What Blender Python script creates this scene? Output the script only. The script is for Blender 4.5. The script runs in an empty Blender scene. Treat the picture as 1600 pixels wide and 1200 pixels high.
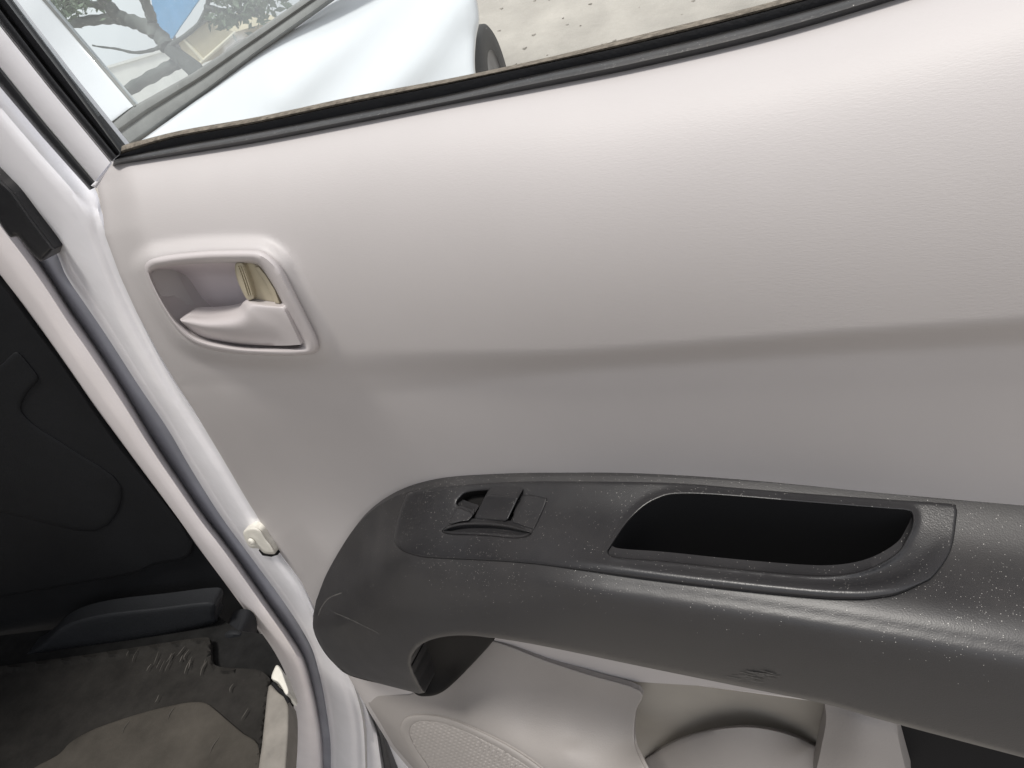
import bpy, bmesh, math, random
import numpy as np
from mathutils import Vector, Matrix, geometry
from mathutils.bvhtree import BVHTree

SC = bpy.context.scene
COL = SC.collection
rng = np.random.default_rng(7)
random.seed(7)

# ------------------------------------------------------------------ camera
# World: X along the door towards its latch end, Y away from the photographer, Z up; ground at Z = 0,
# the door's inner face is the plane Y = 0 and the window's lower hinge corner is X = 0, Z = 0.95.
F = 1050.0
DIST = 0.30
_vp = np.array([-2079.0, -58.0, F])
_dn = np.array([(F * F - 58.0 * 1600.0) / 2079.0, 1600.0, F])
AX = -_vp / np.linalg.norm(_vp)
AZ = -_dn / np.linalg.norm(_dn)
AY = np.cross(AZ, AX)
ROT = np.stack([AX, AY, AZ])


def ray(u, v):
    u = np.asarray(u, float)
    v = np.asarray(v, float)
    d = np.stack([u - 800.0, v - 600.0, np.full(u.shape, F)], -1)
    return d @ ROT.T


_d = ray(185, 245)
EYE = np.array([-_d[0] * DIST / _d[1], -DIST, 0.95 - _d[2] * DIST / _d[1]])
cam = bpy.data.cameras.new('camera')
camo = bpy.data.objects.new('camera', cam)
COL.objects.link(camo)
cam.sensor_width = 36.0
cam.lens = F / 1600.0 * 36.0
cam.clip_start = 0.01
cam.clip_end = 2000.0
Mc = Matrix.Identity(4)
for i in range(3):
    Mc[i][0] = ROT[i, 0]
    Mc[i][1] = -ROT[i, 1]
    Mc[i][2] = -ROT[i, 2]
    Mc[i][3] = EYE[i]
camo.matrix_world = Mc
SC.camera = camo
SC.render.resolution_x = 1024
SC.render.resolution_y = 768

# ------------------------------------------------------------------ world and sun
SUN_EL, SUN_AZ = math.radians(74), math.radians(190)   # azimuth clockwise from +Y
W = bpy.data.worlds.new('World')
SC.world = W
W.use_nodes = True
nt = W.node_tree
bg = nt.nodes['Background']
sky = nt.nodes.new('ShaderNodeTexSky')
sky.sky_type = 'NISHITA'
sky.sun_disc = False
sky.sun_elevation = SUN_EL
sky.sun_rotation = SUN_AZ
sky.dust_density = 3.0
tcw = nt.nodes.new('ShaderNodeTexCoord')
nz = nt.nodes.new('ShaderNodeTexNoise')
nz.inputs['Scale'].default_value = 2.2
nz.inputs['Detail'].default_value = 5.0
cr = nt.nodes.new('ShaderNodeValToRGB')
cr.color_ramp.elements[0].position = 0.30
cr.color_ramp.elements[0].color = (0.55, 0.55, 0.55, 1)
cr.color_ramp.elements[1].position = 0.55
cr.color_ramp.elements[1].color = (0.95, 0.95, 0.95, 1)
mx = nt.nodes.new('ShaderNodeMix')
mx.data_type = 'RGBA'
mx.inputs[7].default_value = (8.1, 8.2, 8.5, 1)
nt.links.new(tcw.outputs['Generated'], nz.inputs['Vector'])
nt.links.new(nz.outputs['Fac'], cr.inputs['Fac'])
nt.links.new(cr.outputs['Color'], mx.inputs[0])
nt.links.new(sky.outputs['Color'], mx.inputs[6])
nt.links.new(mx.outputs[2], bg.inputs['Color'])
bg.inputs['Strength'].default_value = 0.11

sl = bpy.data.lights.new('sun', 'SUN')
so = bpy.data.objects.new('sun', sl)
COL.objects.link(so)
sl.energy = 2.9
sl.angle = math.radians(12)
sl.color = (1.0, 0.96, 0.9)
sd = Vector((math.sin(SUN_AZ) * math.cos(SUN_EL), math.cos(SUN_AZ) * math.cos(SUN_EL), math.sin(SUN_EL)))
so.rotation_euler = sd.to_track_quat('Z', 'Y').to_euler()

SC.view_settings.view_transform = 'Standard'
SC.view_settings.look = 'None'
SC.view_settings.gamma = 1.0
SC.view_settings.exposure = 0.15

# ------------------------------------------------------------------ helpers
DOOR = (np.array([0.0, 0.0, 0.0]), np.array([0.0, 1.0, 0.0]))


def frame(y):
    return (np.array([0.0, y, 0.0]), np.array([0.0, 1.0, 0.0]))


def level(z):
    return (np.array([0.0, 0.0, z]), np.array([0.0, 0.0, -1.0]))


def at(u, v, h=0.0, fr=DOOR):
    """Point of the plane fr, moved h metres towards the photographer's side, that was measured at (u, v)."""
    d = ray(u, v)
    p0, n = fr
    h = np.asarray(h, float)
    k = ((p0 - EYE) @ n - h) / (d @ n)
    return EYE + d * k[..., None]


def curve(pts, n=8, closed=False):
    """Catmull-Rom through pts."""
    p = np.array(pts, float)
    if closed:
        q = np.vstack([p[-1], p, p[0], p[1]])
    else:
        q = np.vstack([2 * p[0] - p[1], p, 2 * p[-1] - p[-2]])
    out = []
    for i in range(1, len(q) - 2):
        a, b, c, d = q[i - 1], q[i], q[i + 1], q[i + 2]
        for t in np.arange(n) / n:
            out.append(0.5 * (2 * b + (c - a) * t + (2 * a - 5 * b + 4 * c - d) * t * t + (3 * b - a - 3 * c + d) * t ** 3))
    if not closed:
        out.append(q[-2])
    return np.array(out)


def resample(p, step, closed=True):
    p = np.array(p, float)
    if closed:
        p = np.vstack([p, p[:1]])
    s = np.r_[0, np.cumsum(np.hypot(*np.diff(p, axis=0).T))]
    m = max(3, int(round(s[-1] / step)))
    t = np.linspace(0, s[-1], m + 1)
    if closed:
        t = t[:-1]
    return np.stack([np.interp(t, s, p[:, 0]), np.interp(t, s, p[:, 1])], -1)


def keep_corners(p, step, closed=True):
    """Subdivide long edges only, every given point stays."""
    p = np.array(p, float)
    out = []
    m = len(p)
    for i in range(m if closed else m - 1):
        a, b = p[i], p[(i + 1) % m]
        k = max(1, int(math.ceil(np.hypot(*(b - a)) / step)))
        for j in range(k):
            out.append(a + (b - a) * j / k)
    if not closed:
        out.append(p[-1])
    return np.array(out)


def inside(P, poly):
    x, y = P[:, 0], P[:, 1]
    r = np.zeros(len(P), bool)
    a = poly
    b = np.roll(poly, -1, 0)
    for (x1, y1), (x2, y2) in zip(a, b):
        if y1 == y2:
            continue
        c = ((y1 > y) != (y2 > y)) & (x < (x2 - x1) * (y - y1) / (y2 - y1) + x1)
        r ^= c
    return r


def dist(P, line, closed=True):
    a = np.array(line, float)
    b = np.roll(a, -1, 0) if closed else a[1:]
    a = a if closed else a[:-1]
    best = np.full(len(P), 1e9)
    for p, q in zip(a, b):
        e = q - p
        l2 = max(e @ e, 1e-9)
        t = np.clip(((P - p) @ e) / l2, 0, 1)
        dd = P - p - t[:, None] * e
        best = np.minimum(best, np.hypot(dd[:, 0], dd[:, 1]))
    return best


def ss(a, b, x):
    t = np.clip((np.asarray(x, float) - a) / (b - a), 0, 1)
    return t * t * (3 - 2 * t)


class TPS:
    """Smooth relief through measured heights."""
    def __init__(self, pts, lam=0.0):
        p = np.array(pts, float)
        self.c = p[:, :2] / 300.0
        n = len(p)
        K = self.k(self.c, self.c) + lam * np.eye(n)
        Pm = np.c_[np.ones(n), self.c]
        A = np.zeros((n + 3, n + 3))
        A[:n, :n] = K
        A[:n, n:] = Pm
        A[n:, :n] = Pm.T
        self.w = np.linalg.solve(A, np.r_[p[:, 2], 0, 0, 0])

    @staticmethod
    def k(a, b):
        r2 = ((a[:, None] - b[None]) ** 2).sum(-1)
        return np.where(r2 > 0, 0.5 * r2 * np.log(np.maximum(r2, 1e-12)), 0)

    def __call__(self, P):
        q = np.asarray(P, float) / 300.0
        return self.k(q, self.c) @ self.w[:-3] + np.c_[np.ones(len(q)), q] @ self.w[-3:]


def link(o, parent=None):
    COL.objects.link(o)
    if parent is not None:
        o.parent = parent
    return o


def root_of(o):
    v = np.zeros(3)
    while o is not None:
        v += np.array(o.location)
        o = o.parent
    return v


def mesh_obj(name, verts, faces, mat, parent=None, sharp=40, smooth=True):
    me = bpy.data.meshes.new(name)
    off = root_of(parent) if parent is not None else np.zeros(3)
    V = np.asarray(verts, float) - off
    me.from_pydata([tuple(x) for x in V], [], [tuple(int(i) for i in f) for f in faces])
    me.validate()
    bm = bmesh.new()
    bm.from_mesh(me)
    bmesh.ops.recalc_face_normals(bm, faces=bm.faces)
    bm.to_mesh(me)
    bm.free()
    if smooth:
        me.polygons.foreach_set('use_smooth', [True] * len(me.polygons))
        me.set_sharp_from_angle(angle=math.radians(sharp))
    me.materials.append(mat)
    o = bpy.data.objects.new(name, me)
    return link(o, parent)


def sheet(name, outline, hfun, mat, parent, step=8.0, holes=(), fr=DOOR, edge=(0, 0.0), skirt=0.01,
          bstep=None, sharp=50, hole_skirt=None, back=None, open_px=None):
    """A moulded piece: the outline is meshed, given the relief hfun, its rim rounded and carried back by skirt metres."""
    bstep = bstep or max(2.0, step * 0.6)
    O = keep_corners(outline, bstep)
    H = [keep_corners(h, bstep) for h in holes]
    lo, hi = O.min(0), O.max(0)
    loops = [O] + H
    sdo = []
    xs = np.arange(lo[0], hi[0] + step, step)
    ys = np.arange(lo[1], hi[1] + step, step * 0.866)
    g = []
    for j, y in enumerate(ys):
        g.append(np.stack([xs + (step * 0.5 if j % 2 else 0), np.full(len(xs), y)], -1))
    G = np.vstack(g)
    G = G + rng.uniform(-0.02, 0.02, G.shape) * step
    m = inside(G, O)
    for h in H:
        m &= ~inside(G, h)
    G = G[m]
    dmin = np.min([dist(G, L) for L in loops], axis=0)
    G = G[dmin > max(step * 0.55, edge[0] * 1.1)]
    rings = []
    if edge[0] > 0:
        for L, isout in [(O, True)] + [(h, False) for h in H]:
            t = np.roll(L, -1, 0) - np.roll(L, 1, 0)
            nrm = np.stack([-t[:, 1], t[:, 0]], -1)
            nrm /= np.maximum(np.linalg.norm(nrm, axis=1), 1e-9)[:, None]
            test = inside(L + nrm * 0.7, L)
            nrm[test != isout] *= -1
            for k in (0.12, 0.3, 0.6, 1.0):
                q = L + nrm * edge[0] * k
                ok = inside(q, O)
                for h in H:
                    ok &= ~inside(q, h)
                q = q[ok]
                if len(q):
                    dq = np.min([dist(q, L2) for L2 in loops], axis=0)
                    rings.append(q[dq > edge[0] * k * 0.8])
    pts = [O] + H + ([np.vstack(rings)] if rings else []) + [G]
    P = np.vstack(pts)
    E = []
    base = 0
    for L in loops:
        m_ = len(L)
        E += [(base + i, base + (i + 1) % m_) for i in range(m_)]
        base += m_
    r = geometry.delaunay_2d_cdt([Vector(p) for p in P], E, [], 0, 1e-4)
    V = np.array([tuple(p) for p in r[0]])
    T = [f for f in r[2]]
    cen = np.array([V[list(f)].mean(0) for f in T])
    ok = inside(cen, O)
    for h in H:
        ok &= ~inside(cen, h)
    T = [f for f, k in zip(T, ok) if k]
    d = np.min([dist(V, L) for L in loops], axis=0)
    hh = hfun(V) if callable(hfun) else np.full(len(V), float(hfun))
    if edge[0] > 0:
        dd = d
        if open_px is not None:
            dd = dist(V, np.array(open_px, float), False)
        x = np.clip(dd / edge[0], 0, 1)
        hh = hh - edge[1] * (1 - np.sqrt(np.maximum(0, 1 - (1 - x) ** 2)))
    W3 = at(V[:, 0], V[:, 1], hh, fr)
    verts = [tuple(p) for p in W3]
    # rim carried back
    cnt = {}
    for f in T:
        for a, b in zip(f, list(f[1:]) + [f[0]]):
            cnt[(a, b)] = cnt.get((a, b), 0) + 1
    bedges = [(a, b) for (a, b) in cnt if (b, a) not in cnt]
    bvec = np.array(back if back is not None else fr[1], float)
    mp = {}
    faces = list(T)
    oset = dist(V, O) < 1e-3
    for a, b in bedges:
        sk = skirt if (oset[a] and oset[b]) else (skirt if hole_skirt is None else hole_skirt)
        if sk <= 0:
            continue
        for q in (a, b):
            if q not in mp:
                mp[q] = len(verts)
                verts.append(tuple(np.array(verts[q]) + bvec * sk))
        faces.append((b, a, mp[a], mp[b]))
    return mesh_obj(name, verts, faces, mat, parent, sharp)


def ribbon(name, line, w, hfun, mat, parent, fr=DOOR, hw=0.0, skirt=0.002, step=4.0, nw=4):
    """A strip along a measured line: w is its width (number or one per point), relief bulges by hw in the middle."""
    L = np.array(line, float)
    wv = np.full(len(L), float(w)) if np.isscalar(w) else np.array(w, float)
    t = np.gradient(L, axis=0)
    n = np.stack([-t[:, 1], t[:, 0]], -1)
    n /= np.maximum(np.linalg.norm(n, axis=1), 1e-9)[:, None]
    rows = []
    for k in range(nw + 1):
        s = k / nw - 0.5
        q = L + n * (wv * s)[:, None]
        h = (hfun(q) if callable(hfun) else np.full(len(q), float(hfun))) + hw * math.sqrt(max(0, 1 - (2 * s) ** 2))
        rows.append(at(q[:, 0], q[:, 1], h, fr))
    if skirt > 0:
        rows = [rows[0] + fr[1] * skirt] + rows + [rows[-1] + fr[1] * skirt]
    return grid_obj(name, rows, mat, parent)


def grid_obj(name, rows, mat, parent, closed=False, sharp=55):
    V = np.vstack(rows)
    m = len(rows[0])
    F_ = []
    for r in range(len(rows) - 1):
        for c in range(m if closed else m - 1):
            c2 = (c + 1) % m
            F_.append((r * m + c, r * m + c2, (r + 1) * m + c2, (r + 1) * m + c))
    return mesh_obj(name, V, F_, mat, parent, sharp)


def between(l0, l1, ks, hs, name, mat, parent, fr=DOOR, skirt=0.004, n=60, sharp=55):
    """A moulded strip between two measured lines; hs are its heights at the fractions ks."""
    A = resample(l0, 1, False)
    B = resample(l1, 1, False)
    A = A[np.linspace(0, len(A) - 1, n).round().astype(int)]
    B = B[np.linspace(0, len(B) - 1, n).round().astype(int)]
    rows = []
    for k, h in zip(ks, hs):
        q = A + (B - A) * k
        hv = h(q) if callable(h) else np.full(n, float(h))
        rows.append(at(q[:, 0], q[:, 1], hv, fr))
    if skirt > 0:
        rows = [rows[0] + fr[1] * skirt] + rows + [rows[-1] + fr[1] * skirt]
    return grid_obj(name, rows, mat, parent, sharp=sharp)


def tube(pts, rad, seg=10):
    pts = [np.array(p, float) for p in pts]
    V, F_ = [], []
    up = np.array([0.13, 0.31, 0.94])
    for i, p in enumerate(pts):
        t = pts[min(i + 1, len(pts) - 1)] - pts[max(i - 1, 0)]
        t /= max(np.linalg.norm(t), 1e-9)
        a = np.cross(t, up)
        a /= max(np.linalg.norm(a), 1e-9)
        b = np.cross(t, a)
        for k in range(seg):
            an = 2 * math.pi * k / seg
            V.append(p + (a * math.cos(an) + b * math.sin(an)) * rad[i])
    for i in range(len(pts) - 1):
        for k in range(seg):
            k2 = (k + 1) % seg
            F_.append((i * seg + k, i * seg + k2, (i + 1) * seg + k2, (i + 1) * seg + k))
    F_.append(tuple(range(seg - 1, -1, -1)))
    F_.append(tuple((len(pts) - 1) * seg + k for k in range(seg)))
    return V, F_


def merge(parts):
    V, F_ = [], []
    for v, f in parts:
        o = len(V)
        V += list(v)
        F_ += [tuple(i + o for i in q) for q in f]
    return V, F_


def prism(c, sx, sy, sz, ax=None):
    ax = ax or (np.array([1, 0, 0.]), np.array([0, 1, 0.]), np.array([0, 0, 1.]))
    V = [np.array(c) + ax[0] * x * sx / 2 + ax[1] * y * sy / 2 + ax[2] * z * sz / 2 for x in (-1, 1) for y in (-1, 1) for z in (-1, 1)]
    return V, [(0, 1, 3, 2), (4, 6, 7, 5), (0, 4, 5, 1), (2, 3, 7, 6), (0, 2, 6, 4), (1, 5, 7, 3)]


def thing(name, label, cat, loc=(0, 0, 0)):
    o = bpy.data.objects.new(name, None)
    o.location = loc
    o.empty_display_size = 0.1
    COL.objects.link(o)
    o['label'] = label
    o['category'] = cat
    return o


# ------------------------------------------------------------------ materials
def material(name, color, rough=0.5, metal=0.0, spec=0.5, var=0.0, var_scale=6.0, bump=(), dust=0.0, specks=0.0,
             dust_color=(0.34, 0.31, 0.28), coat=0.0, stretch=(1, 1, 1), rough_var=0.0):
    m = bpy.data.materials.new(name)
    m.use_nodes = True
    t = m.node_tree
    N, L = t.nodes, t.links
    b = N['Principled BSDF']
    b.inputs['Roughness'].default_value = rough
    b.inputs['Metallic'].default_value = metal
    b.inputs['Specular IOR Level'].default_value = spec
    b.inputs['Coat Weight'].default_value = coat
    b.inputs['Coat Roughness'].default_value = 0.08
    tc = N.new('ShaderNodeTexCoord')
    mp = N.new('ShaderNodeMapping')
    mp.inputs['Scale'].default_value = stretch
    L.new(tc.outputs['Object'], mp.inputs['Vector'])
    col = None
    c = N.new('ShaderNodeRGB')
    c.outputs[0].default_value = (*color, 1)
    col = c.outputs[0]
    if var > 0:
        n1 = N.new('ShaderNodeTexNoise')
        n1.inputs['Scale'].default_value = var_scale
        n1.inputs['Detail'].default_value = 6
        n1.inputs['Roughness'].default_value = 0.6
        L.new(tc.outputs['Object'], n1.inputs['Vector'])
        mr = N.new('ShaderNodeMapRange')
        mr.inputs[1].default_value = 0.3
        mr.inputs[2].default_value = 0.7
        mr.inputs[3].default_value = 1 - var
        mr.inputs[4].default_value = 1 + var
        L.new(n1.outputs['Fac'], mr.inputs[0])
        vm = N.new('ShaderNodeVectorMath')
        vm.operation = 'SCALE'
        L.new(col, vm.inputs[0])
        L.new(mr.outputs[0], vm.inputs['Scale'])
        col = vm.outputs[0]
        if rough_var > 0:
            mr2 = N.new('ShaderNodeMapRange')
            mr2.inputs[1].default_value = 0.3
            mr2.inputs[2].default_value = 0.7
            mr2.inputs[3].default_value = rough - rough_var
            mr2.inputs[4].default_value = rough + rough_var
            L.new(n1.outputs['Fac'], mr2.inputs[0])
            L.new(mr2.outputs[0], b.inputs['Roughness'])
    if dust > 0 or specks > 0:
        ge = N.new('ShaderNodeNewGeometry')
        sp = N.new('ShaderNodeSeparateXYZ')
        L.new(ge.outputs['Normal'], sp.inputs[0])
        upm = N.new('ShaderNodeMapRange')
        upm.inputs[1].default_value = 0.05
        upm.inputs[2].default_value = 0.8
        L.new(sp.outputs['Z'], upm.inputs[0])
        if dust > 0:
            n2 = N.new('ShaderNodeTexNoise')
            n2.inputs['Scale'].default_value = 34
            n2.inputs['Detail'].default_value = 8
            n2.inputs['Roughness'].default_value = 0.7
            L.new(tc.outputs['Object'], n2.inputs['Vector'])
            r2 = N.new('ShaderNodeMapRange')
            r2.inputs[1].default_value = 0.35
            r2.inputs[2].default_value = 0.75
            r2.inputs[3].default_value = dust * 0.3
            r2.inputs[4].default_value = dust
            L.new(n2.outputs['Fac'], r2.inputs[0])
            mu = N.new('ShaderNodeMath')
            mu.operation = 'MULTIPLY'
            L.new(r2.outputs[0], mu.inputs[0])
            L.new(upm.outputs[0], mu.inputs[1])
            mi = N.new('ShaderNodeMix')
            mi.data_type = 'RGBA'
            mi.inputs[7].default_value = (*dust_color, 1)
            L.new(mu.outputs[0], mi.inputs[0])
            L.new(col, mi.inputs[6])
            col = mi.outputs[2]
        if specks > 0:
            for sc_, rad in ((900, 0.12), (1700, 0.2)):
                vo = N.new('ShaderNodeTexVoronoi')
                vo.inputs['Scale'].default_value = sc_
                L.new(tc.outputs['Object'], vo.inputs['Vector'])
                sc2 = N.new('ShaderNodeSeparateColor')
                L.new(vo.outputs['Color'], sc2.inputs[0])
                # only some cells carry a crumb, denser where the noise says so
                n3 = N.new('ShaderNodeTexNoise')
                n3.inputs['Scale'].default_value = 22
                n3.inputs['Detail'].default_value = 3
                L.new(tc.outputs['Object'], n3.inputs['Vector'])
                th = N.new('ShaderNodeMapRange')
                th.inputs[1].default_value = 0.36
                th.inputs[2].default_value = 0.68
                th.inputs[3].default_value = 0.01
                th.inputs[4].default_value = specks
                L.new(n3.outputs['Fac'], th.inputs[0])
                tu = N.new('ShaderNodeMath')
                tu.operation = 'MULTIPLY'
                L.new(th.outputs[0], tu.inputs[0])
                L.new(upm.outputs[0], tu.inputs[1])
                lt = N.new('ShaderNodeMath')
                lt.operation = 'LESS_THAN'
                L.new(sc2.outputs[0], lt.inputs[0])
                L.new(tu.outputs[0], lt.inputs[1])
                rr = N.new('ShaderNodeMath')
                rr.operation = 'MULTIPLY'
                L.new(sc2.outputs[1], rr.inputs[0])
                rr.inputs[1].default_value = rad
                ra = N.new('ShaderNodeMath')
                ra.operation = 'ADD'
                L.new(rr.outputs[0], ra.inputs[0])
                ra.inputs[1].default_value = 0.05
                l2 = N.new('ShaderNodeMath')
                l2.operation = 'LESS_THAN'
                L.new(vo.outputs['Distance'], l2.inputs[0])
                L.new(ra.outputs[0], l2.inputs[1])
                an = N.new('ShaderNodeMath')
                an.operation = 'MULTIPLY'
                L.new(lt.outputs[0], an.inputs[0])
                L.new(l2.outputs[0], an.inputs[1])
                mi = N.new('ShaderNodeMix')
                mi.data_type = 'RGBA'
                mi.inputs[7].default_value = (0.55, 0.53, 0.5, 1)
                L.new(an.outputs[0], mi.inputs[0])
                L.new(col, mi.inputs[6])
                col = mi.outputs[2]
    L.new(col, b.inputs['Base Color'])
    prev = None
    for kind, sc_, dist_ in bump:
        if kind == 'voronoi':
            tx = N.new('ShaderNodeTexVoronoi')
            out = 'Distance'
        else:
            tx = N.new('ShaderNodeTexNoise')
            tx.inputs['Detail'].default_value = 4
            out = 'Fac'
        tx.inputs['Scale'].default_value = sc_
        L.new(mp.outputs['Vector'], tx.inputs['Vector'])
        bu = N.new('ShaderNodeBump')
        bu.inputs['Distance'].default_value = dist_
        bu.inputs['Strength'].default_value = 1.0
        L.new(tx.outputs[out], bu.inputs['Height'])
        if prev is not None:
            L.new(prev, bu.inputs['Normal'])
        prev = bu.outputs['Normal']
    if prev is not None:
        L.new(prev, b.inputs['Normal'])
    return m


def glass(name, tint, refl, dirt, ior=1.45, speck_scale=160, film=0.0):
    m = bpy.data.materials.new(name)
    m.use_nodes = True
    t = m.node_tree
    N, L = t.nodes, t.links
    N.remove(N['Principled BSDF'])
    out = N['Material Output']
    tr = N.new('ShaderNodeBsdfTransparent')
    tr.inputs[0].default_value = (*tint, 1)
    gl = N.new('ShaderNodeBsdfGlossy')
    gl.inputs['Roughness'].default_value = 0.03
    fr_ = N.new('ShaderNodeFresnel')
    fr_.inputs['IOR'].default_value = ior
    mu = N.new('ShaderNodeMath')
    mu.operation = 'MULTIPLY'
    mu.use_clamp = True
    mu.inputs[1].default_value = refl
    L.new(fr_.outputs[0], mu.inputs[0])
    m1 = N.new('ShaderNodeMixShader')
    L.new(mu.outputs[0], m1.inputs[0])
    L.new(tr.outputs[0], m1.inputs[1])
    L.new(gl.outputs[0], m1.inputs[2])
    di = N.new('ShaderNodeBsdfDiffuse')
    di.inputs[0].default_value = (0.75, 0.74, 0.72, 1)
    tc = N.new('ShaderNodeTexCoord')
    vo = N.new('ShaderNodeTexVoronoi')
    vo.inputs['Scale'].default_value = speck_scale
    L.new(tc.outputs['Object'], vo.inputs['Vector'])
    sc2 = N.new('ShaderNodeSeparateColor')
    L.new(vo.outputs['Color'], sc2.inputs[0])
    lt = N.new('ShaderNodeMath')
    lt.operation = 'LESS_THAN'
    lt.inputs[1].default_value = dirt
    L.new(sc2.outputs[0], lt.inputs[0])
    ra = N.new('ShaderNodeMath')
    ra.operation = 'MULTIPLY'
    ra.inputs[1].default_value = 0.3
    L.new(sc2.outputs[1], ra.inputs[0])
    l2 = N.new('ShaderNodeMath')
    l2.operation = 'LESS_THAN'
    L.new(vo.outputs['Distance'], l2.inputs[0])
    L.new(ra.outputs[0], l2.inputs[1])
    an = N.new('ShaderNodeMath')
    an.operation = 'MULTIPLY'
    L.new(lt.outputs[0], an.inputs[0])
    L.new(l2.outputs[0], an.inputs[1])
    mxm = N.new('ShaderNodeMath')
    mxm.operation = 'MAXIMUM'
    mxm.inputs[1].default_value = film
    L.new(an.outputs[0], mxm.inputs[0])
    m2 = N.new('ShaderNodeMixShader')
    L.new(mxm.outputs[0], m2.inputs[0])
    L.new(m1.outputs[0], m2.inputs[1])
    L.new(di.outputs[0], m2.inputs[2])
    L.new(m2.outputs[0], out.inputs['Surface'])
    return m


GRAIN = (('noise', 900, 0.00025), ('voronoi', 700, 0.00018))
M = {}
M['vinyl'] = material('beige_grey_vinyl', (0.460, 0.437, 0.433), 0.52, var=0.025, var_scale=9, spec=0.4,
                      bump=(('noise', 1500, 0.00005), ('noise', 900, 0.00004)), stretch=(0.4, 0.7, 1.5))
M['smooth'] = material('beige_grey_plastic', (0.482, 0.45, 0.45), 0.36, var=0.02, var_scale=12, spec=0.5, bump=(('noise', 1800, 0.00005),))
M['cup'] = material('grey_cup_plastic', (0.62, 0.56, 0.575), 0.34, var=0.03, var_scale=14, spec=0.5)
M['tan'] = material('tan_plastic', (0.40, 0.355, 0.26), 0.42, var=0.06, var_scale=60)
M['black'] = material('black_grained_plastic', (0.024, 0.0235, 0.025), 0.44, var=0.15, var_scale=14, spec=0.5,
                      bump=(('voronoi', 1500, 0.000035), ('noise', 1500, 0.00004)), dust=0.05, specks=0.22, rough_var=0.05)
M['plate'] = material('black_smooth_plastic', (0.017, 0.017, 0.019), 0.36, var=0.12, var_scale=20, spec=0.5,
                      bump=(('noise', 1400, 0.0001),), dust=0.035, specks=0.17, rough_var=0.05)
M['void'] = material('black_plastic_and_shade', (0.012, 0.012, 0.013), 0.8, spec=0.15)  # black of real parts; also stands for the shade in openings
M['grip'] = material('shaded_black_plastic', (0.0065, 0.006, 0.006), 0.75, spec=0.2)  # black plastic darkened further, putting shade into the hollows
M['silver'] = material('silver_paint', (0.86, 0.85, 0.88), 0.40, metal=0.12, var=0.04, var_scale=18, spec=0.5, coat=0.4, bump=(('noise', 60, 0.0004),))
M['gap'] = material('blue_grey_gap_shade', (0.20, 0.205, 0.235), 0.5, var=0.15, var_scale=12)  # colour stands for the soft shade in the door gap
M['pillar'] = material('silver_pillar_paint', (0.80, 0.755, 0.76), 0.42, metal=0.1, var=0.04, var_scale=18, coat=0.2)
M['rubber'] = material('black_rubber', (0.013, 0.0135, 0.0155), 0.42, var=0.2, var_scale=60, bump=(('noise', 700, 0.0002),), dust=0.12, specks=0.16)
M['felt'] = material('dusty_felt', (0.17, 0.15, 0.125), 0.95, var=0.5, var_scale=260, spec=0.1, bump=(('noise', 900, 0.001),))
M['white_bit'] = material('white_painted_steel', (0.66, 0.64, 0.58), 0.4, var=0.1, var_scale=90)
M['stone'] = material('pale_grey_pocket', (0.30, 0.28, 0.268), 0.68, var=0.03, var_scale=12, bump=(('noise', 800, 0.0002),))
M['recess'] = material('grey_pocket_lining', (0.30, 0.28, 0.25), 0.6, var=0.06, var_scale=16)
M['sill'] = material('dusty_grey_sill', (0.21, 0.195, 0.175), 0.6, var=0.2, var_scale=40)
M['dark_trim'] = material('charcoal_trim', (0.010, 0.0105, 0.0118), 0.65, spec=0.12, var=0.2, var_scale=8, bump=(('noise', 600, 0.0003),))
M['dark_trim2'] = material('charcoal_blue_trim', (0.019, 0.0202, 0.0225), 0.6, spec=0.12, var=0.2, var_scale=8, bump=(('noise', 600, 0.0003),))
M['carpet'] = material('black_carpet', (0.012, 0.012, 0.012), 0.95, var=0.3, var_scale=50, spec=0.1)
M['mat'] = material('muddy_rubber_mat', (0.0105, 0.010, 0.0093), 0.8, spec=0.15, var=0.3, var_scale=30, bump=(('noise', 500, 0.0001),), dust=0.05)
M['pad'] = material('dried_mud_pad', (0.050, 0.045, 0.0385), 0.85, spec=0.15, var=0.3, var_scale=18, bump=(('noise', 300, 0.0003),))
M['mud'] = material('dry_mud', (0.06, 0.055, 0.049), 0.9, var=0.3, var_scale=90)
M['scuff'] = material('grey_scuff', (0.075, 0.072, 0.069), 0.8, var=0.5, var_scale=400)
M['white'] = material('white_car_paint', (0.68, 0.71, 0.745), 0.25, var=0.02, var_scale=3, coat=0.6)
M['cowl'] = material('grey_cowl_plastic', (0.20, 0.205, 0.20), 0.5, var=0.15, var_scale=5)
M['tyre'] = material('tyre_rubber', (0.03, 0.03, 0.03), 0.8, var=0.2, var_scale=10)
M['steel'] = material('wheel_steel', (0.25, 0.25, 0.26), 0.4, metal=0.7)
M['bark'] = material('grey_bark', (0.12, 0.13, 0.12), 0.9, var=0.3, var_scale=3)
M['leaf'] = material('pale_leaf', (0.10, 0.14, 0.085), 0.7, var=0.4, var_scale=2)
M['plaster'] = material('cream_plaster', (0.55, 0.48, 0.34), 0.8, var=0.1, var_scale=2)
M['wood'] = material('cream_board', (0.75, 0.70, 0.55), 0.7)
M['whitewash'] = material('whitewash', (0.80, 0.80, 0.78), 0.8, var=0.06, var_scale=2)
M['blue'] = material('blue_paint', (0.16, 0.42, 0.75), 0.5, var=0.15, var_scale=1.5)
M['glass'] = glass('door_glass', (0.93, 0.96, 0.95), 0.8, 0.03, speck_scale=700, film=0.06)
M['screen'] = glass('windscreen_glass', (0.93, 0.97, 0.97), 3.0, 0.10, speck_scale=110, film=0.03)

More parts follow.
